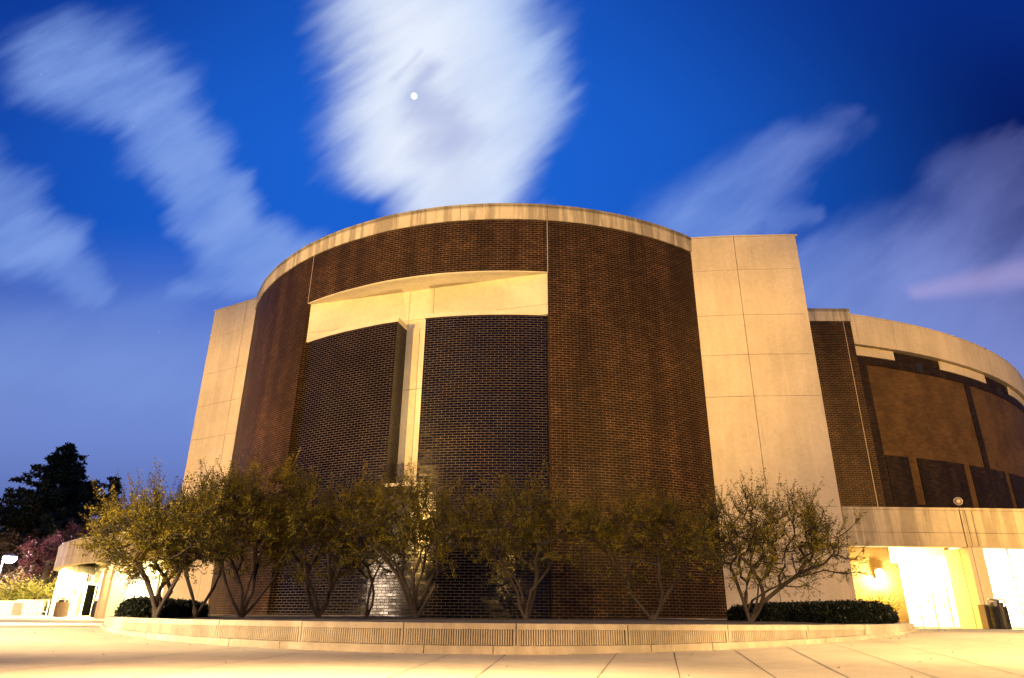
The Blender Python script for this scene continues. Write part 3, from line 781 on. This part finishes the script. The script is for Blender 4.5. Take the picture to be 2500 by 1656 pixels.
# small litter blown against the plinth and over the paving
rng = random.Random(77); mb = MB()
for k in range(150):
    t = rng.uniform(-1.2, 1.2); d = abs(rng.gauss(0, .25)) + .03 if k < 90 else rng.uniform(.3, 4)
    x, y = PCX + (PR_ + d) * sin(t), PCY - (PR_ + d) * cos(t)
    a = rng.uniform(0, 6.28); l = rng.uniform(.008, .022); z = gz(x, y) + .008
    dx, dy = cos(a) * l, sin(a) * l
    mb.quad([(x - dx, y - dy, z), (x + dy * .5, y - dx * .5, z + rng.uniform(0, .01)), (x + dx, y + dy, z), (x - dy * .5, y + dx * .5, z + rng.uniform(0, .012))])
tag(mb.build('leaf_litter', M['mulch']), 'scattered dry leaves and grit on the paving along the planter', 'leaf litter', None, 'stuff')

# ------------------------------------------------------------ vegetation
def leaf_quad(mb, c_, s_, rng, flat=.5):
    a = Vector((rng.gauss(0, 1), rng.gauss(0, 1), rng.gauss(0, 1) * flat)).normalized()
    b_ = a.cross(Vector((rng.gauss(0, 1), rng.gauss(0, 1), rng.gauss(0, 1)))).normalized()
    a *= s_; b_ *= s_ * .55; i = len(mb.v)
    mb.v += [tuple(c_ - a), tuple(c_ + b_ - a * .1), tuple(c_ + a), tuple(c_ - b_ + a * .1)]
    mb.f.append((i, i + 1, i + 2, i + 3)); mb.uv.append([(0, 0)] * 4); mb.mi.append(0)
def small_tree(base, crown_c, crown_r, label, seed, nt=170, leaves=34, lsize=.026, stems=4, group='small trees in the curved planter', rt=.06, spread=.28, mat='leaf', name='crabapple_tree', upshoot=.5, bark='bark', tall=None):
    rng = random.Random(seed)
    base = Vector(base); cc = Vector(crown_c); cr = Vector(crown_r)
    root = thing(name, label, 'tree', base, group)
    # skeleton: nodes joined to their nearest cheap neighbour, growing outward
    nodes = [base]; par = [-1]; plen = [0.0]
    stem_tips = []
    for s_ in range(stems):
        a = 2 * pi * (s_ + rng.random() * .7) / stems
        tgt = cc + Vector((cos(a) * cr.x * rng.uniform(.35, .7), sin(a) * cr.y * .5, -cr.z * rng.uniform(.2, .6)))
        prev = 0; n_ = 5; p0 = base + Vector((cos(a) * .06, sin(a) * .06, 0))
        bend = Vector((rng.gauss(0, .12), rng.gauss(0, .12), 0))
        for k in range(1, n_ + 1):
            t = k / n_; p = p0.lerp(tgt, t); lat = (1 - t) * t * 1.6
            p = p - Vector((cos(a), sin(a), 0)) * lat * .35 * hypot(tgt.x - base.x, tgt.y - base.y) + bend * sin(t * pi) * 1.6 + Vector((rng.gauss(0, .035), rng.gauss(0, .035), rng.gauss(0, .02)))
            nodes.append(p); par.append(prev); plen.append(plen[prev] + (p - nodes[prev]).length); prev = len(nodes) - 1
    tg = []
    while len(tg) < nt:
        v = Vector((rng.uniform(-1, 1), rng.uniform(-1, 1), rng.uniform(-1, 1)))
        if v.length > 1 or v.length < .25: continue
        if v.z < -.3 and rng.random() < .5: continue
        w_ = 1 + .22 * sin(3 * atan2(v.y, v.x) + seed) + .15 * rng.gauss(0, 1)
        tg.append(cc + Vector((v.x * cr.x, v.y * cr.y, v.z * cr.z)) * min(1.15, max(.6, w_)))
    tg.sort(key=lambda p: (p - base).length)
    for p in tg:
        best, bi = 1e9, 0
        for i in range(2, len(nodes)):
            d = (nodes[i] - p).length
            if d > best: continue
            c2 = d + .22 * plen[i] + (.5 if nodes[i].z > p.z + .15 else 0)
            if c2 < best: best, bi = c2, i
        q = nodes[bi]; m_ = (p + q) / 2 + Vector((rng.gauss(0, .1), rng.gauss(0, .1), -.06)) * min(1, (p - q).length)
        nodes.append(m_); par.append(bi); plen.append(plen[bi] + (m_ - q).length)
        nodes.append(p); par.append(len(nodes) - 2); plen.append(plen[-1] + (p - m_).length)
    N = len(nodes); wgt = [0.0] * N; kids = [[] for _ in range(N)]
    for i in range(N - 1, 0, -1):
        if wgt[i] == 0: wgt[i] = 1
        wgt[par[i]] += wgt[i]; kids[par[i]].append(i)
    rad_ = [rt * (w / wgt[0] * stems * .8) ** .42 for w in wgt]
    rad_ = [max(.0045, min(rt, r)) for r in rad_]
    mb = MB()
    done = set()
    def chain(i, p_):
        pts = [nodes[p_]]; rr = [min(rad_[p_], rad_[i] * 1.25)]
        while True:
            pts.append(nodes[i]); rr.append(rad_[i])
            if not kids[i]: break
            ks = sorted(kids[i], key=lambda k: -wgt[k])
            for k in ks[1:]: todo.append((k, i))
            i = ks[0]
        rr[-1] *= .5
        mb.tube(pts, rr, 7 if rr[0] > .02 else 4, cap=True)
    todo = [(k, 0) for k in kids[0]]
    while todo:
        i, p_ = todo.pop(); chain(i, p_)
    mb.tube([base + Vector((0, 0, -.15)), base + Vector((0, 0, .1)), base + Vector((0, 0, .22))], [rt * 1.9, rt * 1.45, rt * .9], 8)
    lf = MB()
    tips = [i for i in range(N) if not kids[i]] + [i for i in range(2 + stems * 5, N) if rng.random() < .55]
    for i in tips:
        p = nodes[i]; outd = Vector(((p.x - cc.x) / cr.x, (p.y - cc.y) / cr.y, (p.z - cc.z) / cr.z))
        for t_ in range(rng.choice((3, 4, 4, 5))):
            d = (outd * .5 + Vector((rng.gauss(0, .5), rng.gauss(0, .5), rng.gauss(.15, .45))) + Vector((0, 0, upshoot * max(0, outd.z + .3)))).normalized()
            L = rng.uniform(.22, .52) * (1 + (.8 if outd.z > .5 and rng.random() < .35 else 0)); mid = p + d * L * .5 + Vector((rng.gauss(0, .03), rng.gauss(0, .03), rng.gauss(0, .03))); end = p + d * L + Vector((0, 0, .04))
            mb.tube([p, mid, end], [.005, .0035, .0018], 3, cap=False)
            nl = int(leaves * L / .3 * .72)
            for k in range(nl):
                t = rng.uniform(.12, 1.02); q = p.lerp(mid, t * 2) if t < .5 else mid.lerp(end, t * 2 - 1)
                q = q + Vector((rng.gauss(0, 1), rng.gauss(0, 1), rng.gauss(0, 1))) * spread * .085
                leaf_quad(lf, q, lsize * rng.uniform(.6, 1.35), rng)
    mb.build('trunk', M[bark], root, smooth=True, origin=base)
    lf.build('crown', M[mat], root, origin=base)
    return root
def pol(az, d, z=0): return (sin(rad(az)) * d, cos(rad(az)) * d, z)
ZS = .33
TREES = [ # bearing, distance, crown bearing, crown z, radii, label, nodes, leaves, stems
 (-25.7, 15.6, -26.3, 1.78, (1.15, 1.0, .62), "small budding tree leaning left over the clipped hedge at the planter's left end", 230, 30, 5),
 (-23.2, 18.6, -23.6, 2.23, (1.15, 1, 0.94), 'small budding tree standing directly in front of the left concrete pier', 150, 28, 2),
 (-20, 19.2, -20.2, 2.58, (1.6, 1.2, 1.14), 'small budding tree before the left edge of the brown brick drum', 220, 36, 5),
 (-14.6, 19.5, -15.4, 2.48, (1.75, 1.2, 1.09), 'small dark tree before the left black brick panel, left of the lit brick patch', 170, 34, 5),
 (-11, 20.5, -11.2, 2.28, (1.2, 1, 0.94), 'slim dark silhouetted tree standing right at the lit brick patch', 90, 26, 2),
 (-7.3, 18.8, -8.2, 2.53, (1.9, 1.2, 1.04), 'many-stemmed small tree under the concrete slot in the recess', 190, 32, 7),
 (1.3, 18.5, 0.8, 2.48, (2.1, 1.3, 1.09), 'small wide tree standing in front of the tall vertical seam', 195, 32, 4),
 (11.1, 19.3, 11.6, 2.38, (2.25, 1.2, 0.99), 'small spreading tree before the right side of the brown brick drum', 190, 30, 3),
 (18.15, 18.4, 20.4, 2.13, (1.95, 1.2, 0.99), 'small pale-leaved tree with twisting stems before the right concrete pier', 260, 22, 6),
]
for k, (a, d, ca, cz, cr, lab, nt, lv, st) in enumerate(TREES):
    small_tree(pol(a, d, ZS), pol(ca, d, cz), cr, lab, 11 + k * 7, nt, lv, stems=st, rt=.047 if k not in (1, 4) else .042, lsize=.021)
# hedges
def hedge(path, w, h, zb, label, seed, leaf=.035, dens=950):
    rng = random.Random(seed); cx = sum(p[0] for p in path) / len(path); cy = sum(p[1] for p in path) / len(path)
    root = thing('hedge', label, 'hedge', (cx, cy, zb), 'clipped dark hedges at the ends of the planter')
    mb = MB(); lf = MB(); L = arclen(path); P_ = catmull(path, 10); n_ = len(P_); secs = []
    for k, p in enumerate(P_):
        t = k / (n_ - 1); e = max(.001, min(1, (min(t, 1 - t) * L / (w * .8)))) ** .45
        a = P_[max(k - 1, 0)]; c_ = P_[min(k + 1, n_ - 1)]; tx, ty = c_[0] - a[0], c_[1] - a[1]; q = hypot(tx, ty); nx, ny = ty / q, -tx / q
        ring_ = []
        for j in range(13):
            th = pi * j / 12; sq = lambda v: math.copysign(abs(v) ** .55, v)
            x = sq(cos(th)) * w / 2 * e * (1 + rng.gauss(0, .03)); z = sq(sin(th)) * h * (.55 + .45 * e) * (1 + rng.gauss(0, .02))
            ring_.append((p[0] + nx * x, p[1] + ny * x, zb + z))
        secs.append(ring_)
    for r1, r2 in zip(secs, secs[1:]):
        for j in range(12):
            q = [Vector(r1[j]), Vector(r2[j]), Vector(r2[j + 1]), Vector(r1[j + 1])]; mb.quad(q)
            ar = ((q[1] - q[0]).cross(q[3] - q[0])).length; cnt = int(ar * dens + rng.random())
            for _ in range(cnt):
                s_, t = rng.random(), rng.random(); c_ = q[0].lerp(q[1], s_).lerp(q[3].lerp(q[2], s_), t)
                nrm = (q[1] - q[0]).cross(q[3] - q[0]).normalized()
                leaf_quad(lf, c_ + Vector((rng.gauss(0, 1), rng.gauss(0, 1), rng.gauss(0, 1))) * .028, leaf * rng.uniform(.6, 1.4), rng, 1)
    mb.quad(secs[0][::-1]); mb.quad(secs[-1])
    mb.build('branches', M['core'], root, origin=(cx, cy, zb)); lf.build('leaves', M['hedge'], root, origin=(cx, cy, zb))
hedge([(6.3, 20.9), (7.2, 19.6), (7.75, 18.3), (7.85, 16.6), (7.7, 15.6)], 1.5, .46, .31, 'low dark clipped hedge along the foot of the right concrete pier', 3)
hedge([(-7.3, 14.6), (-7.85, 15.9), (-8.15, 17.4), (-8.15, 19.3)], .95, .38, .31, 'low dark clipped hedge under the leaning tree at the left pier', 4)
# yellow-lit shrub by the right brick wall
def shrub(c_, r, label, seed, mat, n=1500, ls=.05, name='shrub', group=None):
    rng = random.Random(seed); root = thing(name, label, 'shrub', c_, group); cc = Vector(c_); st = MB(); lf = MB()
    per = 26
    for k in range(n // per):
        v = Vector((rng.gauss(0, .45), rng.gauss(0, .45), abs(rng.gauss(.55, .3)))); v = Vector((max(-1, min(1, v.x)), max(-1, min(1, v.y)), min(1.1, v.z)))
        e = cc + Vector((v.x * r[0], v.y * r[1], v.z * r[2])); m_ = cc.lerp(e, .5) + Vector((0, 0, .1 * r[2]))
        st.tube([cc, m_, e], [.014, .009, .004], 4, cap=False)
        for _ in range(per):
            t = rng.uniform(.45, 1.05); q = m_.lerp(e, t * 2 - 1) if t > .5 else cc.lerp(m_, t * 2)
            leaf_quad(lf, q + Vector((rng.gauss(0, 1), rng.gauss(0, 1), rng.gauss(0, 1))) * .09 * max(r) * .6, ls * rng.uniform(.6, 1.4), rng)
    st.build('stems', M['bark'], root, origin=c_); lf.build('leaves', M[mat], root, origin=c_)
shrub((14.75, 29.0, .05), (1.0, .7, 1.25), 'loose yellow-lit shrub under the right entrance canopy beside the hedge end', 5, 'leafs', 2600, .035)
# left distance: bright shrub, low wall, rail, lamp, trees
mb = MB(); mb.box((-36.6, 51.8, .5), (6.4, .5, 1.0), rz=.15); o = mb.build('low_wall', M['conc']); tag(o, 'low pale wall under the floodlit shrub at far left', 'wall')
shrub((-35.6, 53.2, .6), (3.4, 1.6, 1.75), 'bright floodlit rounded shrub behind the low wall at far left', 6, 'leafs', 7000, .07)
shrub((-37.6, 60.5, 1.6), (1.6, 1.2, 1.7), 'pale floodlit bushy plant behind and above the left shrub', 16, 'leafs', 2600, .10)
rr = thing('guard_rail', 'white tubular guard rail beside the left entrance', 'railing', (-32.5, 49.6, 0))
mb = MB()
for z in (1.02, .28): mb.tube([(-33.9, 50.3, z), (-30.9, 49.0, z)], [.03, .03], 6)
mb.build('rail', M['white'], rr)
for k in range(9):
    t = k / 8; x, y = -33.9 + 3.0 * t, 50.3 - 1.3 * t
    mb = MB(); mb.tube([(x, y, 0 if k in (0, 8) else .28), (x, y, 1.02)], [.028 if k in (0, 8) else .016] * 2, 5); mb.build('post', M['white'], rr)
o = MB(); o.box((-33.5, 49.9, .45), (.95, .06, .8), rz=-.4); tag(o.build('notice_board', M['redp']), 'small reddish panel standing by the guard rail at far left', 'panel')
# street lamp that shows as the bright star
LX, LY = pol(-35.0, 70)[:2]
sl = thing('street_lamp', 'glaring white street lamp in front of the dark trees at far left', 'street lamp', (LX, LY, 0))
mb = MB(); mb.tube([(LX - .5, LY, 0), (LX - .5, LY, 4.3)], [.08, .05], 8); mb.tube([(LX - .5, LY, 4.25), (LX - .1, LY - .1, 4.42)], [.04, .03], 6); mb.build('pole', M['grey'], sl)
mb = MB(); mb.lathe([(.05, .22), (.3, .16), (.52, 0), (.52, -.04)], (LX, LY, 4.36), 18); mb.build('lamp_shade', M['grey'], sl)
mb = MB(); mb.lathe([(.02, -.50), (.3, -.42), (.46, -.2), (.48, .0)], (LX, LY, 4.33), 18); mb.build('lens', M['glowb'], sl, smooth=True)
lamp('POINT', 'street_lamp_light', (LX, LY - .5, 4.0), 12000, (1, .62, .56), .3)
lamp('SPOT', 'shrub_flood', (-40, 44, 1.0), 16000, (1, .82, .45), .2, (-35.5, 53.2, 1.4), spot_size=rad(80), spot_blend=.8)
# pines
def pine(base, H, rmax, label, seed, dens=1.0):
    rng = random.Random(seed); bx, by = base; root = thing('pine_tree', label, 'tree', (bx, by, 0), 'tall dark pines behind the left entrance')
    tr = MB(); lf = MB()
    tr.tube([(bx, by, -.2), (bx, by, H * .5), (bx + .1, by, H * .97)], [.3, .2, .04], 8)
    z = H * .06
    while z < H * .985:
        t = z / H; rr_ = rmax * (1 - t) ** 1.0 * (.55 + .45 * min(1, t * 5)) + .15
        for k in range(rng.choice((4, 5, 6)) if t < .9 else 4):
            a = rng.uniform(0, 2 * pi); L = rr_ * rng.uniform(.45, 1.12); up = rng.uniform(-.08, .22)
            d = Vector((cos(a), sin(a), up)); p0 = Vector((bx, by, z)); e = p0 + Vector((d.x * L, d.y * L, up * L * .6 + .12 * L * L / rmax))
            tr.tube([p0, p0.lerp(e, .5) + Vector((0, 0, -.08 * L)), e], [.05, .03, .012], 4, cap=False)
            nc = max(3, int(L * 3.6 * dens))
            for q in range(nc):
                s_ = rng.uniform(.18, 1.02); c_ = p0.lerp(e, s_) + Vector((rng.gauss(0, .24), rng.gauss(0, .24), rng.gauss(.05, .16)))
                for _ in range(17):
                    dd_ = Vector((rng.gauss(0, 1), rng.gauss(0, 1), rng.gauss(.4, .8))).normalized(); ll = rng.uniform(.2, .48)
                    sd = dd_.cross(Vector((rng.gauss(0, 1), rng.gauss(0, 1), rng.gauss(0, 1)))).normalized() * .07
                    i = len(lf.v); lf.v += [tuple(c_ - sd), tuple(c_ + sd), tuple(c_ + dd_ * ll + sd * .5), tuple(c_ + dd_ * ll - sd * .5)]
                    lf.f.append((i, i + 1, i + 2, i + 3)); lf.uv.append([(0, 0)] * 4); lf.mi.append(0)
        z += rng.uniform(.22, .42)
    tr.build('trunk', M['barkd'], root, origin=(bx, by, 0)); lf.build('crown', M['pine'], root, origin=(bx, by, 0))
pine(pol(-33.2, 86)[:2], 17.0, 13.5, 'tallest dark pine against the sky at far left', 21, 1.7)
pine(pol(-29.95, 86)[:2], 13.6, 3.2, 'narrow dark pine just right of the tallest pine', 22, 1.2)
pine(pol(-36.9, 95)[:2], 12.0, 4.5, 'lower dark pine at the left edge behind the street lamp', 23, 1.2)
def broad(base, H, r, label, seed, mat='dark', n=160, name='tree', bark='barkd', lsz=.16, leaves=16):
    small_tree((*base, 0), (base[0], base[1], H - r[2]), r, label, seed, n, leaves, lsz, 4, 'trees behind the left entrance', .2, 1.6, mat, name, .3, bark)
broad(pol(-35.6, 80)[:2], 6.6, (4.6, 3, 2.6), 'dark broad tree behind the glaring street lamp', 31, n=240, leaves=30)
broad(pol(-31.2, 78)[:2], 6.8, (4.0, 3, 2.7), 'dark broad tree low between the pines and the left canopy roof', 32, n=240, leaves=30)
broad(pol(-33.0, 66)[:2], 5.3, (1.7, 1.5, 1.2), 'pink flowering tree beside the left end of the canopy', 33, 'pink', 120, 'redbud_tree', lsz=.05, leaves=26)
broad(pol(-31.0, 68)[:2], 6.6, (2.3, 1.6, 1.2), 'dim purple flowering tree above the left canopy roof', 34, 'pink', 120, 'redbud_tree', lsz=.05, leaves=22)
broad(pol(-34.6, 74)[:2], 3.2, (5.5, 2, 1.3), 'low dark thicket behind the floodlit shrub', 35, n=200, leaves=30)

# ------------------------------------------------------------ fixtures and bins
def roundflood(loc, face, r, label, name='floodlight', lit=False):
    root = thing(name, label, 'floodlight', loc, 'floodlights on the canopy roofs')
    q = Vector(face).to_track_quat('Z', 'Y').to_matrix()
    c_ = Vector(loc) + Vector((0, 0, r + .12))
    mb = MB(); mb.lathe([(r * .35, -r * 1.3), (r * .6, -r * .9), (r * .92, -.05), (r, .02), (r, .05), (r * .9, .06)], c_, 24, q); mb.build('housing', M['grey'], root, smooth=False)
    mb = MB(); mb.lathe([(r * .86, .055), (r * .8, .075), (r * .1, .08)], c_, 24, q); mb.build('lens', M['tanbox'], root)
    mb = MB(); mb.lathe([(r * .42, .08), (r * .40, .10), (r * .2, .105)], c_, 20, q); mb.build('reflector_cap', M['conc'], root)
    mb = MB(); mb.tube([loc, Vector(loc) + Vector((0, 0, .14))], [.03, .03], 6); mb.box((loc[0], loc[1], loc[2] + .01), (.16, .16, .02)); mb.build('bracket', M['blackm'], root)
roundflood((18.05, 27.85, 4.53), (-.35, -1, -.05), .165, 'round floodlight on the canopy edge above the right entrance pillar')
p = at_az(-31.38, FLr); roundflood((p[0] + .1, p[1] + .25, 4.53), (-1, -.25, .1), .22, 'round floodlight facing left on the left canopy edge')
p = at_az(-28.1, FLr); roundflood((p[0] + .1, p[1] + .25, 4.53), (-.2, -1, .0), .18, 'round floodlight half hidden by the leaning tree on the left canopy')
p = at_az(-32.25, FLr)
fb = thing('box_light', 'white boxy light at the far left corner of the canopy roof', 'floodlight', (p[0] + .1, p[1] + .3, 4.53))
mb = MB(); mb.box((p[0] + .1, p[1] + .3, 4.86), (.55, .3, .34), rz=.4, tilt=.3); mb.build('housing', M['white'], fb)
mb = MB(); mb.tube([(p[0] + .1, p[1] + .3, 4.53), (p[0] + .1, p[1] + .3, 4.75)], [.03, .03], 6); mb.build('bracket', M['grey'], fb)
# wall lamp at the right entrance
wl = thing('wall_lamp', 'glaring lamp on the brick wall of the right entrance', 'wall lamp', (17.4, 33.97, 2.35))
mb = MB(); mb.box((17.4, 33.93, 2.35), (.3, .1, .42)); mb.build('back_plate', M['frame'], wl)
mb = MB(); mb.lathe([(.03, -.2), (.15, -.16), (.19, 0), (.15, .16), (.03, .2)], (17.4, 33.75, 2.35), 18); mb.build('lens', M['glowm'], wl, smooth=True)
# litter bins
def bin_(x, y, label, h=.86, r=.28, lit='blackm'):
    root = thing('litter_bin', label, 'litter bin', (x, y, 0), 'round litter bins at the entrances')
    mb = MB(); mb.lathe([(r * .9, .04), (r, .06), (r, .1), (r * .96, .11), (r * .96, h - .06), (r, h - .05), (r, h), (r * .9, h)], (x, y, 0), 26)
    for k in range(26):
        t = 2 * pi * k / 26; mb.box((x + cos(t) * r * .985, y + sin(t) * r * .985, h / 2 + .04), (.02, .035, h - .15), rz=t)
    for z in (.25, .42, .59): mb.lathe([(r * .99, z), (r * 1.03, z), (r * 1.03, z + .03), (r * .99, z + .03)], (x, y, 0), 26)
    mb.build('body', M[lit], root)
    mb = MB(); mb.lathe([(r * .95, h + .2), (r, h + .21), (r, h + .25), (r * .3, h + .30)], (x, y, 0), 26)
    for k in range(4):
        t = 2 * pi * (k + .5) / 4; mb.box((x + cos(t) * r * .9, y + sin(t) * r * .9, h + .1), (.03, .1, .22), rz=t)
    mb.build('lid', M['grey'], root)
    mb = MB(); mb.lathe([(r * .7, h - .05), (r * .72, h + .12), (r * .6, h + .13)], (x, y, 0), 20); mb.build('liner', M['blackm'], root)
bin_(*pol(33.78, 31.9)[:2], 'round black slatted litter bin by the right entrance pillar')
bin_(*pol(-31.42, 50.2)[:2], 'dark litter bin between the two left-most entrance pillars', .85, .36, 'tanbox')
bin_(*pol(-29.32, 48.0)[:2], 'black litter bin in front of the dark glass door on the left', .8, .32)
p = pol(33.14, 32.2)
ub = thing('ash_urn', 'tan square bin between the entrance pillar and the round black bin', 'bin', (p[0], p[1], 0))
mb = MB(); mb.box((p[0], p[1], .44), (.36, .36, .88)); mb.build('body', M['tanbox'], ub)
mb = MB(); mb.box((p[0], p[1], .90), (.38, .38, .035)); mb.build('lid', M['tanbox'], ub)

# ------------------------------------------------------------ moon
md = Vector((-.185, 1, .885)).normalized() * 1800
mb = MB(); n_ = 24; prof = [(sin(pi * k / n_) * 7.2 + .01, -cos(pi * k / n_) * 9.0) for k in range(n_ + 1)]
mb.lathe(prof, (0, 0, 0), 32, Matrix.Rotation(rad(-14), 3, 'Y') @ Matrix.Rotation(rad(-41), 3, 'X'))
mo = mb.build('moon', M['moon'], smooth=True); mo.location = md; tag(mo, 'small bright gibbous moon shining through the tall cloud', 'moon')
